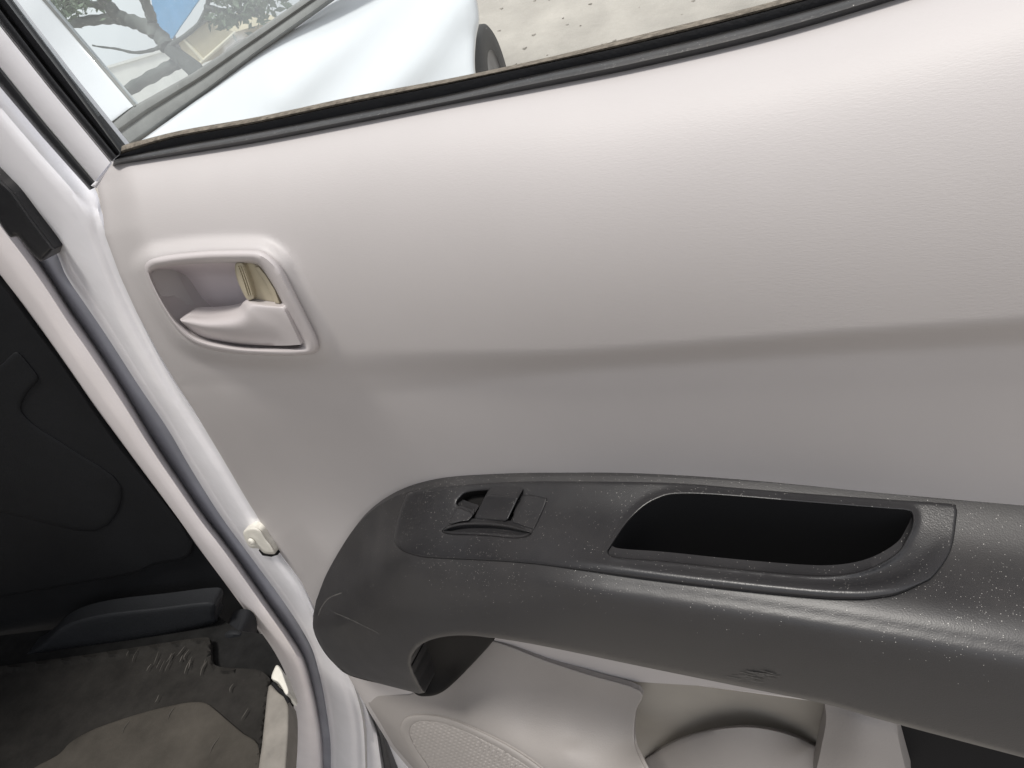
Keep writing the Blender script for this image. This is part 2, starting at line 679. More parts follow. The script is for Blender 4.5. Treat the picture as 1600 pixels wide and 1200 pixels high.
# ------------------------------------------------------------------ ground
def earth_z(x, y):
    """Flat yard that climbs into an earth bank ahead of the car."""
    r = math.hypot(x, y)
    az = math.degrees(math.atan2(-x, y))
    w = float(ss(-55, -20, az) * (1 - ss(26, 36, az)))
    return -0.3 + 0.34 * max(0.0, min(r, 16.0) - 5.5) * w


def ground():
    m = material('dry_earth', (0.36, 0.335, 0.305), 0.95, var=0.28, var_scale=0.9, spec=0.2, bump=(('noise', 9, 0.02), ('noise', 40, 0.006)))
    V, F_ = [], []
    n = 180
    R = [0.0] + list(np.geomspace(0.6, 30, 60)) + list(np.geomspace(36, 900, 14))
    for i, r in enumerate(R):
        for k in range(n):
            a = 2 * math.pi * k / n
            x, y = r * math.cos(a), r * math.sin(a)
            V.append((x, y, earth_z(x, y)))
    for i in range(len(R) - 1):
        for k in range(n):
            k2 = (k + 1) % n
            F_.append((i * n + k, i * n + k2, (i + 1) * n + k2, (i + 1) * n + k))
    o = mesh_obj('ground', V, F_, m)
    o['kind'] = 'structure'
    # loose stones and leaf litter
    V, F_ = [], []
    for i in range(700):
        x, y = random.uniform(-7, 2.5), random.uniform(4.5, 16)
        z = earth_z(x, y)
        sx = random.uniform(0.008, 0.03)
        a = random.uniform(0, 3)
        c, f = prism((x, y, z + sx * 0.1), sx * random.uniform(.6, 1.6), sx, sx * 0.5, (np.array([math.cos(a), math.sin(a), 0]), np.array([-math.sin(a), math.cos(a), 0]), np.array([0, .3, .95])))
        c = [q + rng.uniform(-.15, .15, 3) * sx for q in c]
        b = len(V)
        V += c
        F_ += [tuple(j + b for j in q) for q in f]
    o = mesh_obj('gravel', V, F_, material('pale_stone', (0.30, 0.275, 0.245), 0.9, var=0.3, var_scale=2))
    o['kind'] = 'stuff'
    o['label'] = 'loose pale stones scattered over the dry earth'


ground()

# ------------------------------------------------------------------ the open door
door = thing('car_door', 'open silver car door with beige grey trim and black armrest', 'car door', (-0.06, 0.03, 0.35))

SEAL_BOTTOM = [(176, 259), (275, 244), (400, 224), (550, 195), (700, 165), (850, 137), (1000, 107), (1200, 60), (1390, 4), (1560, -52), (1720, -108), (2250, -282)]
SEAL_RIDGE = [(178, 250), (275, 230), (400, 208), (550, 179), (700, 150), (850, 116), (1000, 84), (1200, 35), (1390, -20), (1560, -76), (1720, -132), (2250, -306)]
SEAL_TOP = [(188, 241), (275, 215), (400, 193), (550, 161), (700, 131), (850, 99), (1000, 66), (1200, 16), (1390, -38), (1560, -94), (1720, -150), (2250, -324)]
GLASS_LOW = [(190, 230), (275, 208), (400, 186), (550, 154), (700, 126), (850, 94), (1000, 58), (1200, 8), (1390, -46), (1560, -102), (1720, -158), (2250, -332)]

SEAL_BOTTOM, SEAL_RIDGE, SEAL_TOP, GLASS_LOW = [[tuple(q) for q in curve(x, 5)] for x in (SEAL_BOTTOM, SEAL_RIDGE, SEAL_TOP, GLASS_LOW)]
TRIM_LEFT = [(152, 292), (160, 330), (164, 367), (187, 430), (213, 487), (248, 553), (277, 602), (300, 637), (340, 703), (397, 800), (424, 849), (469, 908), (500, 968), (545, 1058), (579, 1116), (610, 1166), (640, 1202), (700, 1270)]
BEZ_OUT = curve([(225, 417), (234, 406), (255, 400), (292, 395), (330, 392), (367, 391), (395, 391), (410, 393), (425, 402), (440, 417), (455, 445), (470, 475), (485, 505), (494, 524), (499, 540), (494, 551), (475, 555), (430, 556), (380, 554), (342, 549), (320, 544), (300, 535), (280, 519), (260, 492), (242, 460), (230, 432)], 5, True)
BEZ_IN = curve([(236, 430), (239, 423), (252, 418), (280, 414.5), (317, 412), (365, 411), (392, 411.5), (405, 416), (416, 430), (430, 452), (445, 482), (458, 511), (470, 535), (466, 542), (430, 543.5), (380, 541.5), (342, 536), (320, 531), (302, 523), (287, 510), (272, 495), (257, 472), (245, 450)], 5, True)
BEZ_MID = BEZ_IN[:0]


def polar(loop, c, n=110):
    a = np.arctan2(loop[:, 1] - c[1], loop[:, 0] - c[0])
    r = np.hypot(loop[:, 0] - c[0], loop[:, 1] - c[1])
    o = np.argsort(a)
    t = np.linspace(-math.pi, math.pi, n, endpoint=False)
    rr = np.interp(t, np.r_[a[o] - 2 * math.pi, a[o], a[o] + 2 * math.pi], np.tile(r[o], 3))
    return np.stack([c[0] + rr * np.cos(t), c[1] + rr * np.sin(t)], -1)


BC = (355, 475)
BO, BI = polar(BEZ_OUT, BC, 160), polar(BEZ_IN, BC, 160)
BEZ_MID = BO * 0.6 + BI * 0.4

CREASE = np.array([(150, 612), (300, 602), (480, 590), (700, 577), (900, 565), (1100, 551), (1300, 537), (1600, 519), (2250, 482)], float)
_sb = np.array(SEAL_BOTTOM, float)


def trim_h(P):
    u, v = P[:, 0], P[:, 1]
    vb = np.interp(u, _sb[:, 0], _sb[:, 1])
    vc = np.interp(u, CREASE[:, 0], CREASE[:, 1])
    t = (v - vb) / (vc - vb)
    tc_ = np.clip(t, 0.0, 1.0)
    lf = 1 - ss(520, 950, u)
    up = 0.0115 + 0.175 * ((0.46 - 0.075 * lf) * tc_ - (0.345 - 0.05 * lf - 0.03 * ss(900, 1400, u)) * tc_ ** 2) + 0.0140 * (1 - np.exp(-tc_ / 0.115)) - 0.010 * (1 - ss(-0.06, 0.0, t))
    amp = 0.0105 * ss(260, 850, u)
    wd = 0.04 + 0.07 * (1 - ss(420, 950, u))
    drop = amp * ss(0, 1, (t - 1.0 + wd) / (2 * wd))
    low = (0.0480 - amp - 0.017) * ss(0.97, 1.66, t)
    h = up - drop - low
    d = dist(P, BO)
    d = np.where(inside(P, BO), 0, d)
    h = h + 0.0075 * (1 - ss(0, 1, d / 25)) * (1 - 0.55 * ss(420, 500, u))
    dl = dist(P, TRIM_LEFT, False)
    h = h - 0.012 * (1 - ss(0, 62, dl)) * (v < 1000)
    h = np.where(v > 985, h * 0 + 0.012, h)
    return h


trim_outline = np.vstack([np.array(SEAL_BOTTOM)[:, :] + [0, -6], [(2260, 200), (2280, 1000), (2280, 1290)], np.array(TRIM_LEFT)[::-1]])
POCKET_HOLE = np.array([(974, 1064), (1100, 1072), (1289, 1095), (1289, 1180), (1285, 1262), (990, 1262), (974, 1180)], float)
trim = sheet('trim_panel', trim_outline, trim_h, M['vinyl'], door, step=8, holes=[BEZ_MID[::2], POCKET_HOLE], edge=(9, 0.006), skirt=0.015,
             hole_skirt=0.02, open_px=TRIM_LEFT)

_gl = np.array(GLASS_LOW, float)
sheet('door_skin', np.vstack([_gl + [10, 22], [(2260, 0), (2300, 1290), (720, 1290)], np.array(TRIM_LEFT)[-2:1:-1] + [22, 4]]), 0.0, M['silver'], door, step=40, fr=frame(0.10), skirt=0.0)

# inside handle ---------------------------------------------------------------
hO = trim_h(BO) - 0.0015
hc = float(trim_h(np.array([BC]))[0])
rows = []
for k, dh in ((0.0, 0.0), (0.02, 0.0035), (0.14, 0.0062), (0.32, 0.0078), (0.55, 0.0078), (0.8, 0.0062), (0.94, 0.0036), (1.0, 0.0005)):
    q = BO + (BI - BO) * k
    hh = hO + dh
    rows.append(at(q[:, 0], q[:, 1], hh))
q = BI
rows.append(at(q[:, 0], q[:, 1], hO) + np.array([0, 0.026, 0]))
bezel = grid_obj('handle_bezel', rows, M['smooth'], door, closed=True, sharp=70)
cup_out = polar(BEZ_IN, BC, 100)
cup_out = np.array(BC) + (cup_out - np.array(BC)) * 1.03


_ca = np.arctan2(cup_out[:, 1] - BC[1], cup_out[:, 0] - BC[0])
_co = np.argsort(_ca)
_cr = np.hypot(cup_out[:, 0] - BC[0], cup_out[:, 1] - BC[1])


def cup_h(P):
    a = np.arctan2(P[:, 1] - BC[1], P[:, 0] - BC[0])
    rho = np.hypot(P[:, 0] - BC[0], P[:, 1] - BC[1]) / np.interp(a, _ca[_co], _cr[_co], period=2 * math.pi)
    k = 1 - np.clip(rho, 0, 1) ** 9
    return hc - 0.004 - 0.026 * k


sheet('handle_cup', cup_out, cup_h, M['cup'], bezel, step=5, skirt=0)

lever_rows = [
    [(282, 497), (292, 492.5), (315, 492.5), (340, 490.5), (360, 486.5), (374, 480), (380, 472), (390, 469), (412, 471.5), (438, 475)],
    [(281.5, 499), (297, 498), (318, 500), (342, 498.5), (364, 495), (379, 488), (386, 478), (395, 474), (416, 476), (440, 478.5)],
    [(283, 502), (301, 506), (322, 509), (346, 508.5), (370, 506), (385, 498), (391, 487), (400, 482), (420, 482), (443, 482)],
    [(288, 507), (306, 515), (328, 520), (354, 522), (382, 522), (400, 518), (412, 512), (424, 508), (440, 506), (454, 504)],
    [(300, 518), (318, 527), (338, 532), (362, 536), (388, 538.5), (408, 539.5), (424, 540), (442, 540), (456, 539.5), (470, 538.5)]]
lever_h = [[-6, -6, -6, -6, -6, -6, -5, -4, -4, -4],
           [-1, 0, 1, 1, 1, 1, 1, 1, 0, -1],
           [1, 3, 4.5, 5, 5, 4.5, 4, 3, 2, 1],
           [-2, 0, 2, 3, 3, 2.5, 2.5, 2, 1, 1],
           [-6, -5, -4, -3, -2.5, -2, -2, -1.5, -1, -1]]


def spline_net(net, hs, nu, nv):
    A = np.dstack([np.array(net, float), np.array(hs, float)])     # rows x cols x 3
    R_ = np.array([cat3(A[i], nu) for i in range(len(A))])
    C_ = np.array([cat3(R_[:, j], nv) for j in range(R_.shape[1])])
    return C_.transpose(1, 0, 2)


def cat3(p, n):
    q = np.vstack([2 * p[0] - p[1], p, 2 * p[-1] - p[-2]])
    out = []
    for i in range(1, len(q) - 2):
        a, b, c, d = q[i - 1], q[i], q[i + 1], q[i + 2]
        for t in np.arange(n) / n:
            out.append(0.5 * (2 * b + (c - a) * t + (2 * a - 5 * b + 4 * c - d) * t * t + (3 * b - a - 3 * c + d) * t ** 3))
    out.append(q[-2])
    return np.array(out)


def net_obj(name, net, hs, mat, parent, fr=DOOR, base=0.0, unit=0.001, nu=5, nv=5, skirt=0.008, sharp=60):
    S = spline_net(net, hs, nu, nv)
    P3 = at(S[..., 0], S[..., 1], base + S[..., 2] * unit, fr)
    r, c = P3.shape[:2]
    V = list(P3.reshape(-1, 3))
    F_ = [(i * c + j, i * c + j + 1, (i + 1) * c + j + 1, (i + 1) * c + j) for i in range(r - 1) for j in range(c - 1)]
    loop = [j for j in range(c)] + [i * c + c - 1 for i in range(1, r)] + [(r - 1) * c + j for j in range(c - 2, -1, -1)] + [i * c for i in range(r - 2, 0, -1)]
    if skirt > 0:
        o = len(V)
        for k in loop:
            V.append(V[k] + fr[1] * skirt)
        m = len(loop)
        F_ += [(loop[k], loop[(k + 1) % m], o + (k + 1) % m, o + k) for k in range(m)]
    return mesh_obj(name, V, F_, mat, parent, sharp)


net_obj('handle_lever', lever_rows, lever_h, M['smooth'], bezel, base=hc + 0.001, skirt=0.010, sharp=75)
lock = sheet('lock_slide', [(379, 411), (392, 410), (404, 415), (416, 430), (429, 452), (437, 474), (424, 472), (400, 467.5), (386, 469), (383, 440)],
             hc - 0.004, M['tan'], bezel, step=5, edge=(2, 0.001), skirt=0.008)
sheet('thumb_grip', curve([(368, 412), (379, 411), (386, 424), (393, 446), (397, 462), (396, 467), (388, 469), (383, 464), (375, 448), (368, 428)], 3, True),
      hc - 0.0005, M['tan'], bezel, step=3, edge=(3, 0.0015), skirt=0.008)
for k, off in enumerate((-3.2, 0.4, 4.0)):
    ln = curve([(375 + off, 416), (380 + off, 430), (386 + off, 448), (390 + off, 461)], 5)
    ribbon('grip_ridge', ln, 2.0, hc - 0.0003, M['tan'], bezel, hw=0.0007, skirt=0.001)
sheet('lock_edge', [(398, 417), (404, 416), (416, 430), (430, 453), (438, 475), (430, 474), (420, 452), (408, 432)], hc - 0.0022, M['tan'], bezel, step=5, edge=(2, 0.001), skirt=0.004)

# ------------------------------------------------------------------ armrest
ARM_TOP = [(494, 938), (512, 893), (548, 833), (578, 800), (612, 778), (650, 764), (700, 753), (760, 747), (850, 744), (1000, 744), (1200, 754), (1337, 766), (1512, 783), (1600, 787), (1760, 800)]
ARM_LOW = [(1760, 1226), (1600, 1184), (1385, 1127), (1289, 1100), (1162, 1074), (1000, 1041), (900, 1020), (830, 1006), (775, 997)]
ARM_GRIP = [(765, 996.5), (740, 993.5), (712, 993), (688, 996), (668, 1002), (654, 1011), (645, 1024), (643, 1038), (648, 1052), (655, 1066), (664, 1082)]
ARM_NOSE = [(655, 1084), (600, 1070), (545, 1055), (520, 1035), (502, 1012), (490, 985), (489, 962)]
arm_outline = np.vstack([curve(ARM_TOP, 10), curve(ARM_LOW, 6), curve(ARM_GRIP, 5), curve(ARM_NOSE, 10)])
arm_pts = [(494, 940, .014), (512, 893, .017), (548, 835, .020), (610, 782, .023), (700, 753, .024), (850, 744, .024), (1000, 744, .024), (1200, 754, .024), (1400, 772, .024), (1600, 787, .024), (1750, 800, .024),
           (489, 962, .016), (490, 985, .022), (503, 1014, .030), (545, 1056, .036), (600, 1070, .050), (655, 1085, .060),
           (540, 890, .034), (585, 840, .036), (650, 800, .039), (750, 800, .043), (900, 800, .044), (1100, 815, .045), (1300, 840, .046), (1500, 865, .047), (1650, 885, .047),
           (560, 915, .056), (620, 872, .064), (700, 875, .072), (800, 882, .078), (900, 891, .083), (1030, 909, .085), (1160, 924, .085), (1300, 940, .085), (1450, 955, .084), (1600, 975, .084), (1750, 995, .084),
           (520, 975, .050), (580, 945, .071), (650, 925, .080), (750, 925, .088), (900, 930, .0925), (1050, 945, .0945), (1200, 968, .0955), (1350, 988, .0955), (1500, 1010, .0955), (1650, 1034, .0955),
           (560, 1010, .060), (620, 1000, .079), (700, 965, .089), (850, 970, .096), (1000, 985, .098), (1200, 1018, .099), (1400, 1050, .099), (1600, 1085, .100),
           (1000, 1015, .099), (1200, 1050, .100), (1400, 1090, .100), (1600, 1135, .100), (1750, 1165, .100),
           (770, 997, .093), (900, 1020, .097), (1000, 1041, .098), (1162, 1074, .098), (1289, 1100, .098), (1385, 1127, .098), (1600, 1184, .098), (1750, 1222, .098),
           (640, 1050, .073), (600, 1040, .066), (690, 996, .087)]
_arm_tps = TPS(arm_pts, 0.003)


def line_fit(pts, deg=3):
    p = np.array(pts, float)
    c = np.polyfit((p[:, 0] - 1200) / 500, p[:, 1], deg)
    return lambda u: np.polyval(c, (u - 1200) / 500)


_A = line_fit([(700, 753), (850, 744), (1000, 744), (1200, 754), (1337, 766), (1512, 783), (1600, 789), (1760, 802)])
_H = line_fit([(750, 884), (850, 896), (944, 909), (1119, 940), (1250, 958), (1381, 977), (1512, 1000), (1600, 1017), (1760, 1048)])
_D = line_fit([(775, 997), (900, 1020), (1000, 1041), (1162, 1074), (1289, 1101), (1385, 1125), (1600, 1184), (1760, 1228)])
_pw = np.array([-1.25, -1, -.62, -.21, 0, .10, .30, .60, 1.0, 1.3])
_ph = np.array([.006, .024, .049, .0815, .0925, .0958, .0985, .0997, .0985, .094])


def hermite(x, X, Y):
    m = np.gradient(Y, X)
    k = np.clip(np.searchsorted(X, x) - 1, 0, len(X) - 2)
    h = X[k + 1] - X[k]
    t = (x - X[k]) / h
    return ((2 * t ** 3 - 3 * t ** 2 + 1) * Y[k] + (t ** 3 - 2 * t ** 2 + t) * h * m[k] + (-2 * t ** 3 + 3 * t ** 2) * Y[k + 1] + (t ** 3 - t ** 2) * h * m[k + 1])


_tw = np.linspace(-1.25, 1.3, 400)
_th = hermite(_tw, _pw, _ph)
_th = np.convolve(np.pad(_th, 14, mode='edge'), np.hanning(29) / np.hanning(29).sum(), 'valid')


def arm_h(P):
    P = np.asarray(P, float)
    u, v = P[:, 0], P[:, 1]
    a, h, d = _A(u), _H(u), _D(u)
    w = np.where(v < h, (v - h) / (h - a), (v - h) / (d - h))
    bar = np.interp(w, _tw, _th)
    k = ss(720, 960, u)
    return _arm_tps(P) * (1 - k) + bar * k
TRAY = curve([(950, 864), (955, 853), (979, 818), (1005, 792), (1031, 778), (1057, 772.5), (1119, 774), (1250, 784.5), (1381, 795), (1414, 797.5), (1425, 803), (1425, 822), (1416, 842), (1403, 862), (1372, 882), (1337, 894), (1294, 899), (1241, 897), (1141, 888), (1031, 876), (966, 871)], 4, True)
PLATE = np.vstack([curve([(1040, 754), (1150, 762), (1272, 772), (1400, 781), (1484, 787), (1494, 793), (1495, 808), (1486, 860), (1460, 899), (1440, 912), (1403, 928), (1370, 934), (1337, 936.5), (1272, 934), (1162, 923.5), (1031, 908), (900, 890), (830, 881), (760, 876), (676, 872), (648, 868), (627, 860), (617, 846), (617, 830), (622, 808), (632, 780), (641, 769), (680, 762), (760, 755), (850, 752)], 4, True)])
_c = resample(PLATE, 9)
_t = np.roll(_c, -1, 0) - np.roll(_c, 1, 0)
_n = np.stack([-_t[:, 1], _t[:, 0]], -1) / np.linalg.norm(_t, axis=1)[:, None]
if not inside(_c[:1] + _n[:1] * 2, PLATE)[0]:
    _n = -_n
PLATE_IN = _c + _n * 4.0
armrest = sheet('armrest', arm_outline, arm_h, M['black'], door, step=7, holes=[PLATE_IN], edge=(7, 0.006), skirt=0.05, hole_skirt=0.004,
                bstep=6, open_px=np.vstack([ARM_LOW, ARM_GRIP, ARM_NOSE]))

# plate with the window switch and the tray
PIT = keep_corners(curve([(714, 787), (720, 777), (731, 770), (768, 766.5), (808, 767.5), (815, 773), (813, 782), (797, 814), (790, 818.5), (742, 815), (737, 810), (742, 800), (728, 795)], 4, True), 3)
CRES = curve([(692, 830), (704, 822), (726, 818.5), (760, 818.5), (790, 821.5), (812, 826.5), (829, 833), (818, 838.5), (800, 840), (770, 837), (735, 835), (706, 834)], 4, True)
_tr = resample(TRAY, 4)


def plate_h(P):
    h = arm_h(P) + 0.0014
    dt = dist(P, _tr)
    h = h + 0.0018 * np.exp(-(dt / 6.0) ** 2)
    # the front border swells into a soft roll beside the tray
    do = dist(P, PLATE)
    roll = ss(840, 1000, P[:, 0]) * ss(835, 880, P[:, 1])
    roll = roll * (1 - 0.75 * ss(1380, 1470, P[:, 0]))
    h = h + 0.0022 * roll * np.exp(-((do - 14) / 12.0) ** 2) - 0.0014 * roll * np.exp(-((do - 36) / 16.0) ** 2)
    return h


plate = sheet('switch_panel', PLATE, plate_h, M['plate'], door, step=4, holes=[resample(TRAY, 4), resample(PIT, 3), resample(CRES, 3)], edge=(4, 0.0016), skirt=0.004, hole_skirt=0.006, bstep=4)

# tray well: walls down from the rim, then a floor
tl = resample(TRAY, 5)
r0 = at(tl[:, 0], tl[:, 1], plate_h(tl) - 0.001)
dn = np.array([0, 0.012, -0.075])
cen = r0.mean(0)
rows = [r0, r0 + dn * 0.25, r0 + dn * 0.8 + (cen - r0) * 0.03, r0 + dn + (cen - r0) * 0.09]
for k in (0.4, 0.8, 0.999):
    rows.append(r0 + dn * 1.01 + (cen - r0) * k)
grid_obj('tray', rows, M['void'], plate, closed=True)

# switch pit, rocker button and finger ridge
pl = resample(PIT, 3)
p0 = at(pl[:, 0], pl[:, 1], plate_h(pl) - 0.0005)
c0 = p0.mean(0)
dn2 = np.array([0, 0.004, -0.007])
grid_obj('switch_well', [p0, p0 + dn2, p0 + dn2 + (c0 - p0) * 0.5, p0 + dn2 + (c0 - p0) * 0.99], M['grip'], plate, closed=True)
bq = keep_corners([(758, 775), (764, 772.5), (806, 775.5), (810, 778), (794, 811), (789, 814.5), (745, 811.5), (741.5, 808)], 3)
rock = TPS([(760, 774, .0040), (810, 777, .0050), (792, 814, .0022), (742, 810, .0006), (775, 795, .0026), (768, 784, 0.0036)])
sheet('window_switch', bq, lambda P: arm_h(P) + 0.0008 + rock(P), M['plate'], plate, step=3, edge=(2.5, 0.001), skirt=0.008)
sheet('switch_scoop', CRES, lambda P: plate_h(P) - 0.0004 - 0.0036 * ss(0, 10, dist(P, CRES[:28], False)) * ss(0, 4, dist(P, CRES[28:], False)), M['plate'], plate, step=2.5, skirt=0.002)
sheet('switch_rim', curve([(692, 829), (704, 820), (727, 816), (760, 816), (791, 819), (814, 825), (830, 832.5), (813, 828.5), (790, 823.5), (760, 820.5), (727, 820.5), (706, 824)], 4, True), lambda P: plate_h(P) + 0.0012, M['plate'], plate, step=2.5, edge=(2, 0.0008), skirt=0.003)
sheet('switch_pad', curve([(813, 775), (850, 778), (854, 782), (846, 802), (836, 823), (830, 826), (806, 818), (801, 813)], 3, True), lambda P: plate_h(P) + 0.0007, M['plate'], plate, step=3, edge=(2, 0.0006), skirt=0.002)
sheet('switch_step', curve([(714, 794), (726, 797), (739, 803), (734, 811), (730, 814), (720, 815), (702, 819), (706, 808)], 3, True), lambda P: plate_h(P) + 0.0010 + 0.0012 * ss(800, 818, P[:, 1]), M['plate'], plate, step=3, edge=(2, 0.0008), skirt=0.002)

# hollow of the pull grip behind the front skin
grip_out = curve([(634, 1012), (650, 994), (690, 986), (740, 986), (770, 996), (767, 1006), (735, 1041), (707, 1069), (688, 1083), (669, 1088), (650, 1085), (638, 1064)], 4, True)
gh = TPS([(640, 1020, .046), (650, 1070, .046), (670, 1085, .050), (700, 1000, .052), (760, 998, .060), (735, 1040, .040), (705, 1040, .034), (690, 1080, .044)])
sheet('pull_grip', grip_out, gh, M['grip'], armrest, step=5, edge=(5, 0.002), skirt=0.03)

# wear: scratch and scuff left on the black plastic
for k, (ln, w) in enumerate([([(522, 957), (548, 968), (575, 981), (592, 990)], 1.6), ([(497, 962), (503, 948), (515, 934), (535, 926)], 2.2)]):
    cl = curve(ln, 6)
    ribbon('scratch', cl, w * (0.4 + 0.6 * rng.random(len(cl))), lambda P: arm_h(P) + 0.0002, M['scuff'], armrest, skirt=0, nw=2)
for k in range(34):
    x, y = 1182 + rng.normal(0, 13), 1056 + rng.normal(0, 4)
    ln = curve([(x - rng.uniform(6, 14), y - rng.uniform(1, 4)), (x, y), (x + rng.uniform(6, 14), y + rng.uniform(1, 4))], 4)
    if k == 0:
        sm_ = []
    L_ = ln
    wv = rng.uniform(.5, 1.2)
    a = at(L_[:, 0], L_[:, 1] - wv / 2, arm_h(L_) + 0.0002 + 0.00002 * k)
    b = at(L_[:, 0], L_[:, 1] + wv / 2, arm_h(L_) + 0.0002 + 0.00002 * k)
    n_ = len(L_)
    sm_.append((list(a) + list(b), [(i, i + 1, n_ + i + 1, n_ + i) for i in range(n_ - 1)]))
V, F_ = merge(sm_)
o = mesh_obj('scuff', V, F_, M['scuff'], armrest)

# ------------------------------------------------------------------ lower trim: map pocket, post, speaker grille
low_h = TPS([(768, 1000, .013), (800, 1012, .015), (850, 1032, .016), (920, 1055, .018), (1000, 1079, .02), (760, 1040, .017), (835, 1090, .02), (910, 1110, .021), (992, 1130, .022),
             (742, 1090, .026), (820, 1125, .031), (900, 1148, .032), (992, 1162, .033), (735, 1120, .036), (800, 1156, .046), (888, 1178, .050), (1004, 1192, .052),
             (700, 1150, .034), (780, 1190, .052), (870, 1215, .060), (1018, 1225, .064), (760, 1255, .056), (900, 1260, .066), (1030, 1262, .068), (690, 1092, .018), (660, 1110, .018), (620, 1110, .0145), (580, 1105, .0125),
             (600, 1150, .0125), (640, 1200, .014), (640, 1150, .018), (660, 1200, .021), (700, 1262, .03), (680, 1130, .027)], 0.003)
pocket_out = np.vstack([curve([(768, 1000), (800, 1011), (850, 1031), (920, 1054), (1000, 1079), (994, 1110), (991, 1140), (993, 1166), (1004, 1192), (1020, 1225), (1036, 1268)], 4),
                        [(710, 1268), (648, 1203), (616, 1166), (586, 1116), (566, 1086), (640, 1085), (700, 1060), (740, 1030)]])
pocket = sheet('map_pocket', pocket_out, low_h, M['stone'], door, step=7, edge=(3, 0.001), skirt=0.004, sharp=80)
sheet('pocket_lining', [(960, 1054), (1290, 1098), (1294, 1270), (970, 1270)], lambda P: 0.004 - 0.010 * ss(1090, 1160, P[:, 1]), M['recess'], pocket, step=20, skirt=0)
net_obj('bottle_holder', [[(1008, 1186), (1060, 1160), (1120, 1144), (1180, 1141), (1240, 1154), (1292, 1178)],
                          [(1008, 1194), (1060, 1166), (1120, 1149), (1180, 1146), (1240, 1159), (1292, 1184)],
                          [(1012, 1270), (1060, 1270), (1120, 1270), (1180, 1270), (1240, 1270), (1292, 1270)]],
        [[-6, 4, 12, 12, 4, -6], [-2, 9, 18, 18, 9, -2], [6, 22, 32, 32, 22, 6]], M['stone'], pocket, skirt=0.004)
net_obj('pocket_post', [[(1288, 1096), (1340, 1106), (1396, 1122)], [(1291, 1125), (1345, 1132), (1402, 1146)], [(1284, 1165), (1345, 1170), (1410, 1182)], [(1268, 1240), (1340, 1240), (1425, 1240)]],
        [[30, 33, 30], [34, 40, 34], [36, 44, 36], [38, 46, 38]], M['stone'], pocket, skirt=0.03, nu=6)
sheet('recess_shade', [(1390, 1100), (1780, 1190), (1780, 1270), (1400, 1270)], 0.016, M['void'], pocket, step=20, skirt=0)  # flat black sheet standing for the shade of an opening

GR_OUT = curve([(627, 1148), (626, 1136), (632, 1124), (645, 1118), (668, 1117), (700, 1122), (745, 1140), (800, 1168), (850, 1203), (890, 1245), (760, 1260), (680, 1230), (655, 1198), (637, 1170)], 5, True)
GR_IN = curve([(641, 1150), (640, 1140), (646, 1131), (660, 1127), (690, 1130), (735, 1147), (788, 1174), (835, 1207), (870, 1245), (765, 1250), (690, 1222), (664, 1190), (648, 1166)], 5, True)
gring = sheet('speaker_ring', GR_OUT, lambda P: low_h(P) + 0.0014 + 0.0012 * np.exp(-((dist(P, GR_OUT) - 5) / 4) ** 2), M['stone'], door, step=4, holes=[GR_IN], edge=(2, 0.001), skirt=0.003)


def gril_h(P):
    s_ = 2 * math.pi / 5.6
    c = sum(np.cos(((P[:, 0] * 0.8) * math.cos(a) + (P[:, 1] * 1.25) * math.sin(a)) * s_) for a in (0.2, 0.2 + math.pi / 3, 0.2 + 2 * math.pi / 3))
    return low_h(P) + 0.0014 - 0.0009 * ss(0.0, 2.2, c)


sheet('speaker_mesh', GR_IN, gril_h, M['stone'], gring, step=1.6, bstep=4, skirt=0.002, sharp=80)

# ------------------------------------------------------------------ belt seals, glass, window frame
between(SEAL_RIDGE, SEAL_BOTTOM, (0, .1, .3, .55, .8, .95, 1), (.004, .010, .0135, .0150, .0140, .0115, .008), 'belt_seal', M['rubber'], door, skirt=0.03, n=120)
between(SEAL_TOP, SEAL_RIDGE, (0, .08, .5, .9, 1.0), (-.002, .001, .001, .0005, .004), 'inner_seal', M['rubber'], door, skirt=0.006, n=120)
between(GLASS_LOW, SEAL_TOP, (-.15, .1, .5, .9, 1.05), (-.004, .0, .001, .0005, -.002), 'felt_lip', M['felt'], door, skirt=0.004, n=160)
gl_out = [(0, -40), (13, 0), (100, 112), (186, 232)] + [(a, b + 3) for a, b in GLASS_LOW] + [(2250, -420), (0, -260)]
sheet('window_glass', gl_out, -0.009, M['glass'], door, step=60, skirt=0.0035, bstep=60)
# run channel: two black lips and a groove between
RA = [(-120, -170), (-28, -52), (13, 0), (100, 114), (188, 236)]
RB = [(-132, -158), (-40, -40), (-3, 6), (84, 120), (184, 243)]
RC = [(-142, -146), (-50, -28), (0, 37), (80, 138), (174, 252)]
between(RA, RB, (0, .25, .7, 1), (-.006, .001, .001, -.003), 'run_channel', M['rubber'], door, skirt=0.0015)
between(RB, RC, (0, .2, .5, .85, 1), (-.003, .004, .005, .004, .0), 'frame_lip', M['rubber'], door, skirt=0.01)
RD = [(-160, -100), (-60, 28), (0, 105), (70, 192), (148, 284)]
between(RC, RD, (0, .06, .3, .65, .94, 1), (.001, .0035, .005, .0045, .002, -.003), 'window_frame', M['silver'], door, skirt=0.02)
sheet('frame_corner', [(176, 250), (180, 258), (172, 266), (158, 282), (150, 294), (142, 290), (150, 282)], 0.002, M['silver'], door, step=5, edge=(3, 0.002), skirt=0.01)
RE = [(-160, -66), (-60, 60), (0, 136), (66, 214), (140, 297)]
between(RD, RE, (0, .2, .5, .8, 1), (-.008, -.002, -.001, -.003, -.010), 'frame_seal', M['rubber'], door, skirt=0.01)

